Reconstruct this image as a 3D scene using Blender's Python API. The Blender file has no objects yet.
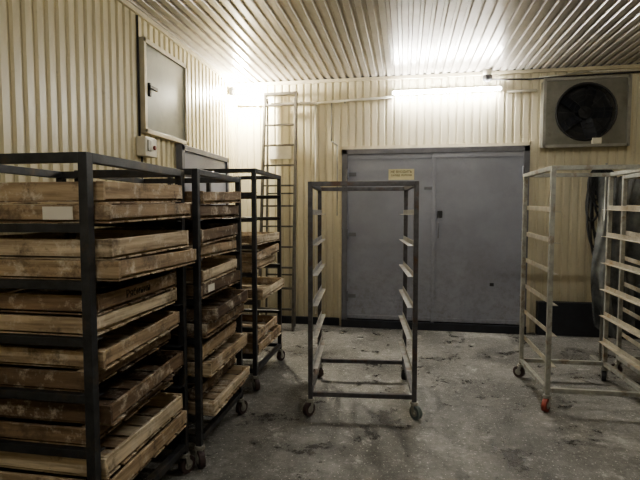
import bpy, bmesh, math, random
from mathutils import Vector, Matrix
random.seed(11)
S = bpy.context.scene

# ------------------------------------------------------------------ materials
def newmat(name):
    m = bpy.data.materials.new(name); m.use_nodes = True
    nt = m.node_tree; b = nt.nodes['Principled BSDF']
    return m, nt, b
def coords(nt, scale=(1,1,1)):
    tc = nt.nodes.new('ShaderNodeTexCoord'); mp = nt.nodes.new('ShaderNodeMapping')
    mp.inputs['Scale'].default_value = scale
    nt.links.new(tc.outputs['Object'], mp.inputs['Vector'])
    return mp.outputs['Vector']
def noise(nt, vec, scale, detail=5, rough=.6):
    n = nt.nodes.new('ShaderNodeTexNoise')
    n.inputs['Scale'].default_value = scale; n.inputs['Detail'].default_value = detail
    n.inputs['Roughness'].default_value = rough
    nt.links.new(vec, n.inputs['Vector']); return n.outputs['Fac']
def ramp(nt, fac, stops):
    r = nt.nodes.new('ShaderNodeValToRGB'); e = r.color_ramp.elements
    while len(e) < len(stops): e.new(.5)
    for i, (p, c) in enumerate(stops):
        e[i].position = p; e[i].color = (c[0], c[1], c[2], 1)
    nt.links.new(fac, r.inputs['Fac']); return r.outputs['Color']
def mix(nt, fac, a, b, blend='MIX'):
    m = nt.nodes.new('ShaderNodeMix'); m.data_type = 'RGBA'; m.blend_type = blend
    for sock, v in ((m.inputs[0], fac), (m.inputs[6], a), (m.inputs[7], b)):
        if hasattr(v, 'is_linked') or hasattr(v, 'links'): nt.links.new(v, sock)
        elif isinstance(v, (int, float)): sock.default_value = v
        else: sock.default_value = (*v, 1)
    return m.outputs[2]
def bump(nt, b, h, strength=.3, dist=.01):
    n = nt.nodes.new('ShaderNodeBump'); n.inputs['Strength'].default_value = strength
    n.inputs['Distance'].default_value = dist
    nt.links.new(h, n.inputs['Height']); nt.links.new(n.outputs['Normal'], b.inputs['Normal'])

def mat_plain(name, col, rough=.6, metal=0., var=.25, scale=8, stain=None, low=None):
    m, nt, b = newmat(name); v = coords(nt)
    f = noise(nt, v, scale)
    dark = tuple(c*(1-var) for c in col); lite = tuple(min(1, c*(1+var)) for c in col)
    c = ramp(nt, f, [(.3, dark), (.7, lite)])
    if stain:
        f2 = noise(nt, v, scale*.45, 8, .7)
        k = ramp(nt, f2, [(.53, (0,0,0)), (.66, (1,1,1))])
        c = mix(nt, k, c, stain)
    if low:   # scuffed / dirty near the ground
        sx = nt.nodes.new('ShaderNodeSeparateXYZ'); nt.links.new(v, sx.inputs[0])
        mr = nt.nodes.new('ShaderNodeMapRange'); nt.links.new(sx.outputs[2], mr.inputs[0])
        mr.inputs[1].default_value = 0; mr.inputs[2].default_value = 1.3
        mr.inputs[3].default_value = .6; mr.inputs[4].default_value = 0
        f9 = ramp(nt, noise(nt, v, 13, 8, .8), [(.45,(0,0,0)),(.62,(1,1,1))])
        k = mix(nt, 1.0, f9, mr.outputs[0], 'MULTIPLY')
        c = mix(nt, k, c, low)
    nt.links.new(c, b.inputs['Base Color'])
    b.inputs['Roughness'].default_value = rough; b.inputs['Metallic'].default_value = metal
    return m
def mat_siding(name, col, rough, metal, dirt, dirty_low=False):
    m, nt, b = newmat(name); v = coords(nt, (1,1,.3)); v1 = coords(nt)
    f = noise(nt, v, 3.0, 6, .65)
    c = ramp(nt, f, [(.3, tuple(x*.80 for x in col)), (.7, col)])
    f2 = noise(nt, v1, 9, 8, .75)
    k = ramp(nt, f2, [(.58, (0,0,0)), (.76, (.6,.6,.6))])
    c = mix(nt, k, c, dirt)
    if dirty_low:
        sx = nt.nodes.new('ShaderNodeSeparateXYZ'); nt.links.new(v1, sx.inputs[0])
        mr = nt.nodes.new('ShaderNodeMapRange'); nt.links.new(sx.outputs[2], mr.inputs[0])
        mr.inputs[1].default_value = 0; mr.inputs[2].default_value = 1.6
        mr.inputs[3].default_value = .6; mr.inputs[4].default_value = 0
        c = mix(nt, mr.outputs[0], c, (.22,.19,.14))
    nt.links.new(c, b.inputs['Base Color'])
    b.inputs['Roughness'].default_value = rough; b.inputs['Metallic'].default_value = metal
    return m
def mat_emit(name, col, s):
    m, nt, b = newmat(name)
    b.inputs['Base Color'].default_value = (*col, 1)
    b.inputs['Emission Color'].default_value = (*col, 1); b.inputs['Emission Strength'].default_value = s
    return m
def mat_wood(name, axis):
    m, nt, b = newmat(name)
    sc = [30, 30, 30]; sc[axis] = 2.0
    v = coords(nt, tuple(sc)); v1 = coords(nt)
    f = noise(nt, v, 1.0, 6, .65)
    at = nt.nodes.new('ShaderNodeAttribute'); at.attribute_name = 'tint'
    base = ramp(nt, at.outputs['Fac'], [(0, (.11,.07,.045)), (.3, (.27,.19,.12)), (.65, (.47,.36,.24)), (1, (.68,.58,.43))])
    g = ramp(nt, f, [(.34, (.34,.30,.27)), (.60, (1,1,1))])
    c = mix(nt, .9, base, g, 'MULTIPLY')
    f3 = noise(nt, v1, 9, 7, .75)
    c = mix(nt, ramp(nt, f3, [(.52,(0,0,0)),(.68,(.85,.85,.85))]), c, (.68,.62,.52))
    f4 = noise(nt, v1, 5.3, 7, .75)
    c = mix(nt, ramp(nt, f4, [(.53,(0,0,0)),(.66,(.85,.85,.85))]), c, (.075,.052,.035))
    nt.links.new(c, b.inputs['Base Color']); b.inputs['Roughness'].default_value = .8
    bump(nt, b, f, .35, .003)
    return m

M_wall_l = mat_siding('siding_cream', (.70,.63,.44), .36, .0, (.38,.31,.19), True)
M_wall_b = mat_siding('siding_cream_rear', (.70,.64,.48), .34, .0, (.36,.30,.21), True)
M_ceil = mat_siding('siding_ceiling', (.50,.465,.42), .27, .3, (.22,.19,.15))
M_doorg = mat_plain('door_grey_paint', (.265,.275,.325), .42, 0, .10, 3, (.235,.24,.285), low=(.13,.115,.10))
M_frame = mat_plain('door_frame_paint', (.15,.15,.17), .5, 0, .2, 5)
M_trim = mat_plain('cream_trim', (.60,.54,.40), .45, 0, .12)
M_black = mat_plain('black_base', (.018,.02,.028), .55)
M_rack_d = mat_plain('rack_dark_steel', (.045,.047,.052), .42, .35, .4, 14, (.09,.07,.05))
M_rack_m = mat_plain('rack_grey_steel', (.10,.098,.105), .42, .5, .35, 16, (.10,.062,.045))
M_rack_l = mat_plain('rack_light_steel', (.34,.34,.31), .42, .45, .3, 14, (.20,.14,.09))
M_rail_m = mat_plain('rail_grey', (.32,.315,.30), .38, .5, .25, 14, (.22,.16,.12))
M_rail_l = mat_plain('rail_light', (.42,.39,.32), .38, .4, .25, 14, (.32,.24,.15))
M_galv = mat_plain('galvanised', (.32,.315,.285), .4, .4, .2, 6)
M_housing = mat_plain('fan_housing', (.22,.215,.185), .4, .3, .2, 5, (.16,.145,.12))
M_wpan = mat_plain('window_panel', (.23,.24,.21), .3, 0, .15, 2, (.30,.30,.26))
M_white = mat_plain('white_plastic', (.66,.63,.54), .5, 0, .1)
M_red = mat_plain('wheel_red', (.22,.045,.03), .5, 0, .4, 30)
M_teal = mat_plain('wheel_grey', (.12,.145,.145), .5, 0, .3, 30)
M_dkw = mat_plain('wheel_dark', (.055,.035,.035), .6, 0, .4, 30)
M_rub = mat_plain('black_rubber', (.02,.02,.022), .6)
M_paper = mat_plain('paper', (.66,.63,.56), .8, 0, .06)
M_ypap = mat_plain('yellow_sign', (.60,.55,.36), .6, 0, .06)
M_ink = mat_plain('ink', (.03,.025,.02), .8)
M_lad = mat_plain('ladder_metal', (.13,.12,.105), .45, .4, .3, 12)
M_woodx = mat_wood('tray_wood_x', 0)
M_woody = mat_wood('tray_wood_y', 1)

# concrete floor
M_floor, nt, b = newmat('concrete_floor')
v = coords(nt)
f1 = noise(nt, v, .9, 10, .72); f2 = noise(nt, v, 16, 8, .8); f3 = noise(nt, v, 60, 3, .6)
c = ramp(nt, f1, [(.36,(.075,.072,.066)), (.48,(.165,.16,.15)), (.58,(.25,.243,.228)), (.68,(.36,.352,.335))])
c = mix(nt, .8, c, ramp(nt, f2, [(.36,(.36,.355,.34)), (.60,(1,1,1))]), 'MULTIPLY')
c = mix(nt, ramp(nt, f3, [(.62,(0,0,0)),(.67,(.9,.9,.9))]), c, (.62,.60,.55))
f5 = noise(nt, v, 4.2, 9, .8)
c = mix(nt, ramp(nt, f5, [(.57,(0,0,0)),(.65,(.7,.7,.7))]), c, (.50,.49,.46))
f6 = noise(nt, v, 2.4, 9, .8)
dk = ramp(nt, f6, [(.40,(.9,.9,.9)),(.47,(0,0,0))])
c = mix(nt, dk, c, (.05,.047,.043))
f7 = noise(nt, coords(nt, (.5,2.2,1)), 3.0, 8, .75)
c = mix(nt, ramp(nt, f7, [(.60,(0,0,0)),(.68,(.6,.6,.6))]), c, (.07,.066,.06))
nt.links.new(c, b.inputs['Base Color'])
rg = mix(nt, dk, ramp(nt, f1, [(.35,(.32,.32,.32)),(.65,(.62,.62,.62))]), (.2,.2,.2))
nt.links.new(rg, b.inputs['Roughness'])
bump(nt, b, f2, .6, .018)

M_film, nt, b = newmat('polythene_film')
v = coords(nt); ff = noise(nt, v, 7, 6)
nt.links.new(ramp(nt, ff, [(.3,(.06,.065,.07)),(.7,(.20,.21,.21))]), b.inputs['Base Color'])
b.inputs['Roughness'].default_value = .2; b.inputs['Alpha'].default_value = .94

# ------------------------------------------------------------------ mesh helper
class MB:
    def __init__(s): s.bm = bmesh.new(); s.mats = []; s.lay = s.bm.loops.layers.float_color.new('tint')
    def mi(s, m):
        if m not in s.mats: s.mats.append(m)
        return s.mats.index(m)
    def _fin(s, verts, m, tint, smooth=False):
        fs = set(f for v in verts for f in v.link_faces); i = s.mi(m)
        for f in fs:
            f.material_index = i; f.smooth = smooth
            for l in f.loops: l[s.lay] = (tint, tint, tint, 1)
    def box(s, c, d, m, rot=None, tint=.5, M=None):
        T = Matrix.Translation(c) @ (rot.to_4x4() if rot else Matrix()) @ Matrix.Diagonal((*d, 1))
        if M: T = M @ T
        r = bmesh.ops.create_cube(s.bm, size=1, matrix=T); s._fin(r['verts'], m, tint)
    def bar(s, a, b, w, h, m, tint=.5, up=(0,0,1)):
        a = Vector(a); b = Vector(b); d = b-a; z = d.normalized(); u = Vector(up)
        if abs(z.dot(u)) > .98: u = Vector((0,1,0))
        x = u.cross(z).normalized(); y = z.cross(x)
        R = Matrix((x, y, z)).transposed()
        s.box((a+b)/2, (w, h, d.length), m, R, tint)
    def cyl(s, a, b, r, m, seg=16, r2=None):
        a = Vector(a); b = Vector(b); d = b-a
        q = Vector((0,0,1)).rotation_difference(d.normalized())
        T = Matrix.Translation((a+b)/2) @ q.to_matrix().to_4x4()
        k = bmesh.ops.create_cone(s.bm, cap_ends=True, segments=seg, radius1=r, radius2=r if r2 is None else r2, depth=d.length, matrix=T)
        s._fin(k['verts'], m, .5)
        for f in set(f for v in k['verts'] for f in v.link_faces):
            if len(f.verts) == 4: f.smooth = True
    def sph(s, c, r, m, sc=(1,1,1)):
        k = bmesh.ops.create_uvsphere(s.bm, u_segments=20, v_segments=12, radius=r, matrix=Matrix.Translation(c) @ Matrix.Diagonal((*sc,1)))
        s._fin(k['verts'], m, .5, True)
    def torus(s, c, R, r, m, axis='Y', seg=40, ps=8):
        vs = []
        for i in range(seg):
            a = 2*math.pi*i/seg; ring = []
            for j in range(ps):
                p = 2*math.pi*j/ps; rr = R+r*math.cos(p); h = r*math.sin(p)
                q = {'Y':(rr*math.cos(a), h, rr*math.sin(a)), 'X':(h, rr*math.cos(a), rr*math.sin(a)), 'Z':(rr*math.cos(a), rr*math.sin(a), h)}[axis]
                ring.append(s.bm.verts.new(Vector(c)+Vector(q)))
            vs.append(ring)
        al = []
        for i in range(seg):
            for j in range(ps):
                s.bm.faces.new((vs[i][j], vs[(i+1)%seg][j], vs[(i+1)%seg][(j+1)%ps], vs[i][(j+1)%ps]))
        for r_ in vs: al += r_
        s._fin(al, m, .5, True)
    def tube(s, pts, r, m):
        for p, q in zip(pts, pts[1:]): s.cyl(p, q, r, m, 8)
        for p in pts[1:-1]: s.sph(p, r, m)
    def done(s, name, loc=(0,0,0), rz=0, parent=None, bevel=0):
        bmesh.ops.recalc_face_normals(s.bm, faces=s.bm.faces)
        me = bpy.data.meshes.new(name); s.bm.to_mesh(me); s.bm.free()
        for m in s.mats: me.materials.append(m)
        o = bpy.data.objects.new(name, me); S.collection.objects.link(o)
        o.location = loc; o.rotation_euler = (0,0,rz)
        if parent: o.parent = parent
        if bevel:
            bv = o.modifiers.new('bevel','BEVEL'); bv.width = bevel; bv.segments = 2; bv.limit_method = 'ANGLE'
        return o

# ------------------------------------------------------------------ room
XL, XR, YB, YF, H = -2.34, 4.2, 6.47, -2.6, 3.32
def siding(name, length, height, mat, pitch=.10, flat=.062, d=.012, sl=.009):
    """ribbed sheet in local X (length) / Z (height), facing -Y; grooves recess to +Y. thin back sheet included"""
    bm = bmesh.new(); prof = []; x = 0
    while x < length:
        for dx, y in ((0,0),(flat,0),(flat+sl,d),(pitch-sl,d)):
            if x+dx < length: prof.append((x+dx, y))
        x += pitch
    prof.append((length, 0))
    lo = [bm.verts.new((x,y,0)) for x,y in prof]; hi = [bm.verts.new((x,y,height)) for x,y in prof]
    for i in range(len(prof)-1): bm.faces.new((lo[i], lo[i+1], hi[i+1], hi[i]))
    bk = [bm.verts.new(p) for p in ((0,.06,0),(length,.06,0),(length,.06,height),(0,.06,height))]
    bm.faces.new(bk[::-1])
    me = bpy.data.meshes.new(name); bm.to_mesh(me); bm.free(); me.materials.append(mat)
    o = bpy.data.objects.new(name, me); S.collection.objects.link(o); return o
w = siding('wall_back', XR-XL, H, M_wall_b); w.location = (XL, YB, 0)
w = siding('wall_left', YB-YF, H, M_wall_l, flat=.056, d=.018); w.rotation_euler = (0,0,math.pi/2); w.location = (XL, YF, 0)
w = siding('wall_right', YB-YF, H, M_wall_l); w.rotation_euler = (0,0,-math.pi/2); w.location = (XR, YB, 0)
w = siding('wall_front', XR-XL, H, M_wall_l); w.rotation_euler = (0,0,math.pi); w.location = (XR, YF, 0)
w = siding('ceiling', XR-XL, YB-YF, M_ceil, pitch=.10, flat=.052, d=.020)
w.location = (XL, YF, H)
me = w.data
for vt in me.vertices:
    x,y,z = vt.co; vt.co = (x, z, y)
me.flip_normals()
m = MB(); m.box(((XL+XR)/2,(YB+YF)/2,-.05),(XR-XL+.2,YB-YF+.2,.1),M_floor); m.done('floor')

# skirtings / trims
m = MB(); m.box((2.93,YB-.05,.21),(2.53,.10,.42),M_black); m.done('baseboard_back', bevel=.006)
m = MB(); m.box((-1.60,YB-.02,.05),(1.46,.04,.10),M_black); m.done('trim_1')
m = MB(); m.box((XL+.015,(4.6+YF)/2,.06),(.03,4.6-YF,.12),M_black); m.done('baseboard_left')
m = MB(); m.box(((XL+XR)/2,YB-.014,H-.02),(XR-XL,.028,.04),M_trim); m.done('trim_2')
m = MB(); m.box((XL+.014,(YB+YF)/2,H-.02),(.028,YB-YF,.04),M_trim); m.done('trim_3')
m = MB(); m.box((XL+.02,YB-.02,H/2),(.04,.04,H-.08),M_trim); m.done('trim_4')

# ------------------------------------------------------------------ main double door
m = MB()
x0, x1, xs, zt = -.83, 1.53, .357, 2.38
yf = YB
m.box((x0+.035, yf-.04, zt/2),(.07,.08,zt),M_frame)
m.box((x1-.035, yf-.04, zt/2),(.07,.08,zt),M_frame)
m.box(((x0+x1)/2, yf-.04, zt-.035),(x1-x0,.08,.07),M_frame)
m.box(((x0+x1)/2, yf-.055, .05),(x1-x0,.11,.10),M_black)
for a, bb, off in ((x0+.07, xs-.005, .035), (xs+.005, x1-.07, .045)):
    m.box(((a+bb)/2, yf-off-.005, (zt+.04)/2),(bb-a,.03,zt-.18),M_doorg)
m.box((xs+.012, yf-.07, 1.2),(.045,.012,2.2),M_doorg)
for z in (.14, 2.27):
    m.box(((x0+xs)/2+.03, yf-.06, z),(xs-x0-.1,.012,.05),M_doorg)
    m.box(((x1+xs)/2-.02, yf-.07, z),(x1-xs-.1,.012,.05),M_doorg)
for z in (.42, 1.25, 2.05):
    m.cyl((x0+.075, yf-.085, z-.07),(x0+.075, yf-.085, z+.07),.014,M_frame)
    m.box((x0+.13, yf-.062, z),(.12,.008,.05),M_frame)
    m.cyl((x1-.075, yf-.085, z-.07),(x1-.075, yf-.085, z+.07),.014,M_frame)
m.box((xs+.09, yf-.078, 1.52),(.06,.02,.09),M_rub)
m.tube([(xs+.07,yf-.07,1.22),(xs+.07,yf-.12,1.22),(xs+.07,yf-.12,1.40),(xs+.07,yf-.07,1.40)],.009,M_frame)
m.box((xs-.06, yf-.062, 1.86),(.10,.012,.04),M_frame)
m.box((xs+.75, yf-.069, .62),(.05,.006,.04),M_rub)
m.done('door_1', bevel=.003)
m = MB(); m.box((1.56,YB-.012,1.22),(.05,.024,2.44),M_trim); m.box((.35,YB-.012,2.405),(2.40,.024,.045),M_trim); m.box((-.86,YB-.012,1.22),(.04,.024,2.44),M_trim); m.done('trim_5')

def text(s, size, loc, rot, mat, parent):
    cu = bpy.data.curves.new('lettering','FONT'); cu.body = s; cu.size = size; cu.extrude = .0006
    cu.align_x = 'CENTER'; cu.align_y = 'CENTER'
    o = bpy.data.objects.new('lettering', cu); S.collection.objects.link(o)
    cu.materials.append(mat); o.location = loc; o.rotation_euler = rot; o.parent = parent
    return o
m = MB(); m.box((0,0,0),(.33,.006,.14),M_ypap); sg = m.done('door_sign', (-.05,YB-.063,2.04))
text('НЕ ВХОДИТЬ\nсклад лотков', .042, (0,-.004,.012), (math.pi/2,0,0), M_ink, sg)

# side door (left wall)
m = MB()
m.box((XL+.03,5.34,1.12),(.04,1.26,2.20),M_doorg)
for y in (4.70,5.98): m.box((XL+.04,y,1.125),(.07,.06,2.25),M_frame)
m.box((XL+.04,5.34,2.22),(.07,1.34,.06),M_frame)
m.box((XL+.07,4.85,1.05),(.04,.03,.16),M_rub)
m.done('door_2', bevel=.003)

# window with grey infill panel
m = MB()
m.box((XL+.02,4.43,2.68),(.03,.80,.76),M_wpan)
for y in (4.02,4.84): m.box((XL+.03,y,2.68),(.05,.04,.84),M_trim)
for z in (2.28,3.08): m.box((XL+.03,4.43,z),(.05,.86,.04),M_trim)
m.box((XL+.045,4.10,2.66),(.02,.03,.12),M_rub); m.box((XL+.06,4.14,2.68),(.02,.14,.03),M_rub)
m.done('window_1', bevel=.003)

m = MB()
m.box((XL+.05,4.02,2.13),(.09,.20,.17),M_white)
m.box((XL+.10,3.98,2.14),(.012,.06,.10),M_galv); m.cyl((XL+.09,4.07,2.13),(XL+.11,4.07,2.13),.02,M_red)
m.done('electrical_box', bevel=.006)
m = MB(); m.tube([(XL+.012,3.97,3.27),(XL+.012,3.97,2.22)],.010,M_rub); m.tube([(XL+.012,4.0,2.05),(XL+.012,4.0,1.2)],.008,M_rub); m.done('wall_cable')

# ------------------------------------------------------------------ lamps
M_tube = mat_emit('tube_light', (1,.985,.935), 250)
M_bulb = mat_emit('bulb_light', (1,.94,.78), 1500)
def tube_fixture(name, c, L, strength_mat, vertical_wall=True):
    m = MB()
    if vertical_wall:
        m.box((c[0],c[1]+.035,c[2]+.01),(L+.06,.04,.05),M_white)
        for s in (-1,1): m.box((c[0]+s*(L/2+.01),c[1]+.01,c[2]),(.025,.05,.045),M_white)
        m.cyl((c[0]-L/2,c[1]-.005,c[2]),(c[0]+L/2,c[1]-.005,c[2]),.022,strength_mat,12)
    else:
        d = Vector((1,0,0)); p = Vector(c)
        m.box(p+Vector((0,0,.035)),(L+.06,.10,.035),M_white)
        for s in (-1,1):
            m.box(p+d*s*(L/2+.012),(.03,.03,.05),M_white)
        m.cyl(p-d*L/2,p+d*L/2,.016,strength_mat,12)
    return m.done(name)
tube_fixture('fluorescent_wall_light', (.50,YB-.07,3.09), 1.32, M_tube)
M_tube2 = mat_emit('tube_light_ceiling', (1,.98,.91), 175)
tube_fixture('fluorescent_ceiling_light', (.9,2.6,H-.055), 1.25, M_tube2, False)
tube_fixture('fluorescent_ceiling_light', (-.4,-.3,H-.055), 1.25, M_tube2, False)
m = MB()
m.box((XL+.05,6.22,3.16),(.05,.09,.09),M_rub)
m.cyl((XL+.07,6.22,3.16),(XL+.13,6.22,3.15),.028,M_white)
m.sph((XL+.19,6.20,3.13),.065,M_bulb)
m.done('corner_bulb_lamp')

# conduit, cables, camera
m = MB()
m.tube([(XL+.05,YB-.03,3.03),(-1.2,YB-.03,3.01),(-.17,YB-.03,3.05)],.017,M_white)
m.tube([(-1.20,YB-.03,3.02),(-1.20,YB-.03,.15)],.012,M_white)
m.tube([(-.98,YB-.03,3.02),(-.98,YB-.03,2.5),(-.90,YB-.03,2.44),(-.90,YB-.03,1.5)],.009,M_galv)
for x in (-2,-1.4,-.8): m.box((x,YB-.02,3.02),(.02,.035,.045),M_galv)
m.done('conduit_pipe')
m = MB(); m.tube([(1.25,YB-.03,3.06),(1.60,YB-.03,3.06)],.017,M_white); m.box((1.42,YB-.02,3.06),(.02,.035,.045),M_galv); m.done('lamp_conduit')
m = MB()
m.tube([(1.05,YB-.03,3.22),(1.5,YB-.03,3.20),(2.3,YB-.03,3.22),(3.3,YB-.03,3.235)],.011,M_rub)
m.tube([(1.62,YB-.03,3.215),(2.2,YB-.03,3.26),(3.2,YB-.03,3.24)],.007,M_white)
m.done('ceiling_cable')
m = MB()
m.cyl((1.0,YB-.09,H-.0),(1.0,YB-.09,H-.07),.055,M_white,20); m.sph((1.0,YB-.09,H-.09),.06,M_rub)
m.done('dome_security_camera')

# ------------------------------------------------------------------ ventilation fan
m = MB()
cx, cz, bw, bh = 2.13, 2.75, .94, .80
yb, yfr = YB, YB-.16
seg = 48; R = .335
bm = m.bm
def sq(a):
    c, s_ = math.cos(a), math.sin(a); k = 1/max(abs(c)/(bw/2), abs(s_)/(bh/2)); return (cx+c*k, cz+s_*k)
vi, vo, vd = [], [], []
for i in range(seg):
    a = 2*math.pi*(i+.5)/seg
    vi.append(bm.verts.new((cx+R*math.cos(a), yfr, cz+R*math.sin(a)))); q = sq(a); vo.append(bm.verts.new((q[0], yfr, q[1])))
    vd.append(bm.verts.new((cx+R*math.cos(a), yfr+.12, cz+R*math.sin(a))))
for i in range(seg):
    j = (i+1)%seg
    bm.faces.new((vi[i],vi[j],vo[j],vo[i])); bm.faces.new((vi[i],vd[i],vd[j],vi[j]))
m._fin(vi+vo+vd, M_housing, .5)
for s in (-1,1):
    m.box((cx+s*(bw/2-.006),YB-.08,cz),(.012,.16,bh),M_housing); m.box((cx,YB-.08,cz+s*(bh/2-.006)),(bw,.16,.012),M_housing)
    m.box((cx+s*(bw/2+.0),yfr-.008,cz),(.035,.02,bh+.03),M_galv); m.box((cx,yfr-.008,cz+s*(bh/2)),(bw,.02,.035),M_galv)
m.cyl((cx,YB-.03,cz),(cx,YB-.045,cz),R-.002,M_rub,40)
m.torus((cx,yfr-.01,cz),R,.014,M_rub)
for r_ in (.08,.14,.20,.265): m.torus((cx,yfr-.018,cz),r_,.003,M_rub,ps=6)
for k in range(4):
    a = k*math.pi/4
    m.cyl((cx+R*math.cos(a),yfr-.016,cz+R*math.sin(a)),(cx-R*math.cos(a),yfr-.016,cz-R*math.sin(a)),.0035,M_rub,6)
m.cyl((cx,YB-.05,cz),(cx,YB-.13,cz),.075,M_rub,24)
for k in range(5):
    a = 2*math.pi*k/5
    Rm = Matrix.Rotation(-a,3,'Y') @ Matrix.Rotation(math.radians(28),3,'X')
    m.box(Vector((cx,YB-.09,cz))+Vector((math.cos(a),0,math.sin(a)))*.19,(.24,.006,.13),M_black,Rm)
m.box((cx+.12,yfr-.02,cz-bh/2+.05),(.10,.04,.07),M_white)
m.tube([(cx+.5,YB-.03,3.2),(cx+.53,YB-.05,3.0),(cx+.50,YB-.06,2.8),(cx+.49,YB-.05,2.5)],.008,M_rub)
m.done('ventilation_fan')

# ------------------------------------------------------------------ racks
def caster(m, x, y, z_top, wm, rz):
    r = .052; z = r; off = .018
    d = Vector((math.cos(rz), math.sin(rz), 0)); n = Vector((-d.y, d.x, 0))
    c = Vector((x,y,0))+d*off
    m.cyl((x,y,z_top),(x,y,z_top-.02),.03,M_galv,14)
    for s in (-1,1):
        p = Vector((x,y,0))+n*s*.024
        m.bar(p+Vector((0,0,z_top-.015)), p+d*off+Vector((0,0,z-.01)), .030,.005,M_galv, up=n)
    m.box((x,y,z_top-.022),(.055,.055,.006),M_galv)
    m.cyl(c+n*.018+Vector((0,0,z)), c-n*.018+Vector((0,0,z)), r, wm, 24)
    m.cyl(c+n*.021+Vector((0,0,z)), c-n*.021+Vector((0,0,z)), r*.55, M_galv, 16)
    m.cyl(c+n*.030+Vector((0,0,z)), c-n*.030+Vector((0,0,z)), .008, M_galv, 8)
LV = [.30,.54,.78,1.02,1.26,1.50]
def rack(name, loc, rz, W, D, Ht, mat, railm, rails, levels, t=.035, wheels=(M_dkw,)*4, rail_w=.045, tilt=0.):
    m = MB(); zb = .15; h = t/2
    P = [(h,h),(W-h,h),(h,D-h),(W-h,D-h)]
    for x,y in P: m.box((x,y,(zb-.02+Ht)/2),(t,t,Ht-zb+.02),mat)
    for z in (zb+h, Ht-h):
        for y in (h,D-h): m.box((W/2,y,z),(W-2*t,t,t),mat)
        for x in (h,W-h): m.box((x,D/2,z),(t,D-2*t,t),mat)
    for zz in levels:
        if rails == 'Y':
            for s,x in ((1,t),(-1,W-t)):
                a = Vector((x+s*rail_w/2,0.01,zz-tilt)); b_ = Vector((x+s*rail_w/2,D-.01,zz+tilt))
                m.bar(a,b_,rail_w,.004,railm)
                m.bar(a+Vector((-s*rail_w/2,0,.018)),b_+Vector((-s*rail_w/2,0,.018)),.004,.04,railm)
        else:
            for s,y in ((1,t),(-1,D-t)):
                m.box((W/2,y+s*rail_w/2,zz-.002),(W-.01,rail_w,.004),railm)
                m.box((W/2,y-s*.002,zz-.018),(W-.01,.004,.036),railm)
    for i,(x,y) in enumerate(P): caster(m,x,y,zb-.02,wheels[i],[-2.2,-.9,2.4,1.2][i])
    return m.done(name, loc, rz, bevel=.002)
R_ = math.radians
WA = .80
A = rack('tray_rack_trolley', (-1.25-WA,1.735,0), 0, WA, .865, 1.79, M_rack_d, M_rack_d, 'X', LV, t=.040)
B = rack('tray_rack_trolley', (-1.20-WA,2.655,0), R_(.6), WA, .79, 1.805, M_rack_d, M_rack_d, 'X', LV, t=.036)
C = rack('tray_rack_trolley', (-1.25-WA,3.93,0), 0, WA, .87, 1.92, M_rack_d, M_rack_d, 'X', [.30,.54,.78,1.02,1.26,1.50,1.72], t=.036)
Cn = rack('tray_rack_trolley', (-.71,3.505,0), R_(5.2), .815, .86, 1.775, M_rack_m, M_rail_m, 'Y', [.36,.60,.84,1.07,1.30,1.53], t=.034,
          wheels=(M_dkw,M_teal,M_dkw,M_rub), tilt=.0, rail_w=.04)
D_ = rack('tray_rack_trolley', (1.09,3.90,0), R_(1.5), .76, .80, 1.90, M_rack_l, M_rail_l, 'Y', [.36,.60,.84,1.08,1.32,1.56], t=.034,
          wheels=(M_red,M_red,M_dkw,M_rub), tilt=.01)
E_ = rack('tray_rack_trolley', (2.0,4.08,0), 0, .76, .86, 1.89, M_rack_l, M_rail_l, 'Y', [.36,.60,.84,1.08,1.32,1.56], t=.034,
          wheels=(M_red,M_red,M_dkw,M_rub), tilt=.02, rail_w=.06)

# ------------------------------------------------------------------ wooden trays
def tray(m, M, L, Wd, hh):
    th = .016; tb = random.choice([random.uniform(.1,.45), random.uniform(.45,1.0), random.uniform(.55,.9)])
    def tt(): return min(1, max(0, tb+random.uniform(-.3,.3)))
    for s in (-1,1):
        m.box((0,s*(Wd/2-th/2),hh/2+.008),(L,th,hh*random.uniform(.85,1.0)-.008),M_woodx,tint=tt(),M=M)
        sag = Matrix.Rotation(math.radians(random.uniform(-.6,.6)),3,'X')
        m.box((s*(L/2-th/2),0,hh/2+.010),(th,Wd-2*th,hh*random.uniform(.76,.95)-.010),M_woody,rot=sag,tint=tt(),M=M)
        for q in (-1,1): m.box((s*(L/2-th-.014),q*(Wd/2-th-.014),hh/2+.008),(.028,.028,hh-.01),M_woodx,tint=tt(),M=M)
    n = 6; sw = (Wd)/n
    for i in range(n):
        m.box((random.uniform(-.008,.008),-Wd/2+sw*(i+.5),.004),(L,sw-.018,.008),M_woodx,tint=tt(),M=M)
    for s in (-1,1): m.box((s*(L/2-.05),0,.016),(.05,Wd-2*th,.016),M_woody,tint=tt(),M=M)
def stack(name, rackloc, W, D, levels, t, count=None, out=.05):
    m = MB(); info = []
    for k, z in enumerate(levels):
        cnt = 2 if count is None else count[k]
        zz = z+.002
        tl = R_(random.choice([0,.8,1.4]))
        for j in range(cnt):
            hh = random.uniform(.078,.094)
            L = W-.05+random.uniform(-.06,.04); Wd = D-2*t-.028
            pit = tl; dz = math.sin(tl)*Wd/2
            yaw = R_(random.uniform(-.25,.25))
            if j == 1:
                Wd -= random.uniform(.03,.06)
                pit = tl+R_(random.uniform(.2,2.1)); dz = math.sin(tl)*Wd/2+math.sin(pit-tl)*Wd/2+.001
                yaw = R_(random.uniform(-1.6,1.6))
            x = rackloc[0]+W/2+out-.03+random.uniform(-.05,.085)
            T = Matrix.Translation((x, rackloc[1]+D/2, zz+dz)) @ Matrix.Rotation(yaw,4,'Z') @ Matrix.Rotation(pit,4,'X')
            tray(m, T, L, Wd, hh); info.append((x, L, rackloc[1]+D/2, zz+dz, hh, pit, T, Wd))
            zz += hh+.002
    o = m.done(name, bevel=.0015); return o, info
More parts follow.
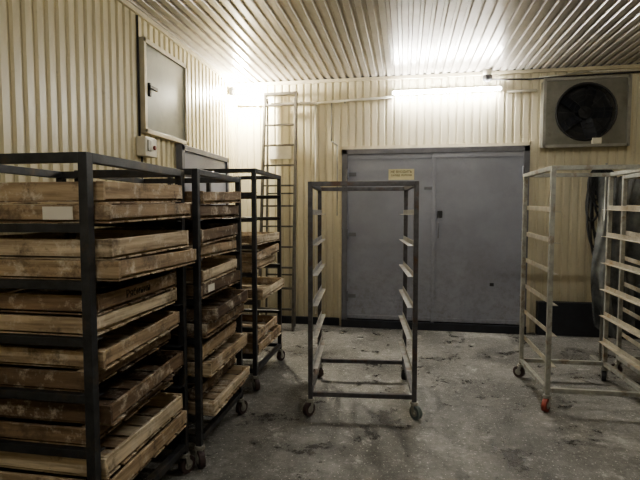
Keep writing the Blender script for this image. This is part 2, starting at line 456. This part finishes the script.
sa, ia = stack('wooden_tray_stack', (-1.25-WA,1.735), WA, .865, LV, .040)
sb, ib = stack('wooden_tray_stack', (-1.20-WA,2.655), WA, .79, LV, .036)
sc_, ic = stack('wooden_tray_stack', (-1.25-WA,3.93), WA, .87, [.30,.78,1.02,1.26], .036, count=[2,1,2,1])
def tray_text(info, s, size):
    x,L,y,z,hh,p,T,Wd = info
    o = text(s, size, (0,0,0), (0,0,0), M_ink, None)
    o.matrix_world = T @ Matrix.Translation((L/2+.001,-.04,hh/2+.008)) @ Matrix.Rotation(math.pi/2,4,'Z') @ Matrix.Rotation(math.pi/2,4,'X')
    return o
o = tray_text(ia[7], 'Рябинин', .052); o.parent = sa
x,L,y,z,hh,p,T,Wd = ia[10]
m = MB(); m.box((.12,-Wd/2-.002,hh/2+.004),(.14,.003,hh*.7),M_paper); pl = m.done('paper_label'); pl.matrix_world = T; pl.parent = sa
x,L,y,z,hh,p,T,Wd = ib[6]
m = MB(); m.box((L/2+.002,-.2,hh/2+.006),(.003,.10,.045),M_paper); pl = m.done('paper_label'); pl.matrix_world = T; pl.parent = sb

# ------------------------------------------------------------------ ladder
m = MB()
def lp(side, z):
    k = z/3.15; return Vector((-1.655+side*(.235-.02*k), 6.02+.33*k, z))
for s in (-1,1):
    m.bar(lp(s,0.0), lp(s,3.15), .030,.055, M_lad, up=(0,1,0))
    m.bar((-1.655+s*.20,6.28,0),(-1.655+s*.19,6.385,3.08), .022,.03, M_lad, up=(0,1,0))
for i in range(11):
    z = .28+i*.27; a = lp(-1,z); b_ = lp(1,z); m.box((a+b_)/2,(b_.x-a.x,.045,.022),M_lad)
m.box((-1.655,6.36,3.13),(.46,.09,.035),M_lad)
for z in (.7,1.8): m.box((-1.655,6.29+.02*z,z),(.40,.015,.02),M_lad)
m.done('step_ladder', bevel=.002)
m = MB(); m.box((-1.69,YB-.01,2.37),(.32,.02,.19),M_white); sg2 = m.done('wall_notice', bevel=.002)

# ------------------------------------------------------------------ polythene sheet hung from a rail stand behind the far-right rack
bm = bmesh.new(); nx, nz = 90, 40; X0, X1, Z0, Z1 = 1.90, 3.0, .42, 1.92
g = []
for j in range(nz+1):
    row = []
    for i in range(nx+1):
        u = i/nx; v_ = j/nz; z = Z1-(Z1-Z0+.14*math.sin(u*9))*v_-.03*abs(math.sin(u*16))*(1-v_)
        y = 5.25+(.02+.05*v_)*(math.sin(u*42+1.4*math.sin(v_*4))+.5*math.sin(u*83+v_*5))
        x = X0+(X1-X0)*(u+.03*math.sin(v_*6+u*9))
        row.append(bm.verts.new((x,y,z)))
    g.append(row)
for a,b_ in zip(g,g[1:]):
    for i in range(nx): bm.faces.new((a[i],a[i+1],b_[i+1],b_[i]))
for f in bm.faces: f.smooth = True
me = bpy.data.meshes.new('polythene_sheet'); bm.to_mesh(me); bm.free(); me.materials.append(M_film)
sheet = bpy.data.objects.new('polythene_sheet', me); S.collection.objects.link(sheet)
m = MB()
m.cyl((1.88,5.25,1.93),(3.1,5.25,1.93),.012,M_galv)
for x in (1.98,3.02):
    m.cyl((x,5.25,1.93),(x,5.25,.03),.012,M_galv); m.box((x,5.25,.015),(.06,.40,.03),M_galv)
m.done('hanging_rail', parent=sheet)

def loopcurve(name, loops, r, mat, cyc):
    cu = bpy.data.curves.new(name,'CURVE'); cu.dimensions = '3D'; cu.bevel_depth = r; cu.bevel_resolution = 3
    for pts in loops:
        sp = cu.splines.new('NURBS'); sp.points.add(len(pts)-1)
        for p,q in zip(sp.points,pts): p.co = (*q,1)
        sp.use_cyclic_u = cyc; sp.order_u = 4; sp.use_endpoint_u = not cyc
    cu.materials.append(mat)
    o = bpy.data.objects.new(name, cu); S.collection.objects.link(o); return o
loops = []
rr = random.Random(3)
for k in range(12):
    w_, hh_ = .07+rr.uniform(0,.10), .35+rr.uniform(0,.95)
    cx_ = 2.36+rr.uniform(-.06,.05); y_ = YB-.05-.012*k; sk = rr.uniform(-.10,.08)
    loops.append([(cx_+w_*math.sin(a)+sk*(1-math.cos(a))*.5, y_+rr.uniform(-.008,.008), 2.10-hh_*(1-math.cos(a))*.5+rr.uniform(-.02,.02)) for a in [2*math.pi*i/12 for i in range(12)]])
loopcurve('hose_bundle', loops, .013, M_rub, True)
m = MB(); m.cyl((2.36,YB,2.08),(2.36,YB-.21,2.08),.012,M_galv); m.cyl((2.36,YB-.21,2.08),(2.36,YB-.21,2.13),.012,M_galv); m.done('wall_hook')

# ------------------------------------------------------------------ world + camera
S.view_settings.look = 'AgX - Medium High Contrast'
wd = bpy.data.worlds.new('world'); S.world = wd; wd.use_nodes = True
wd.node_tree.nodes['Background'].inputs[0].default_value = (.8,.85,1,1); wd.node_tree.nodes['Background'].inputs[1].default_value = .05
cam = bpy.data.cameras.new('camera'); co = bpy.data.objects.new('camera', cam); S.collection.objects.link(co)
cam.sensor_width = 36; cam.lens = 27.0; cam.clip_start = .05
co.location = (0,0,1.55); co.rotation_euler = (R_(90-3.34), 0, R_(10))
S.camera = co
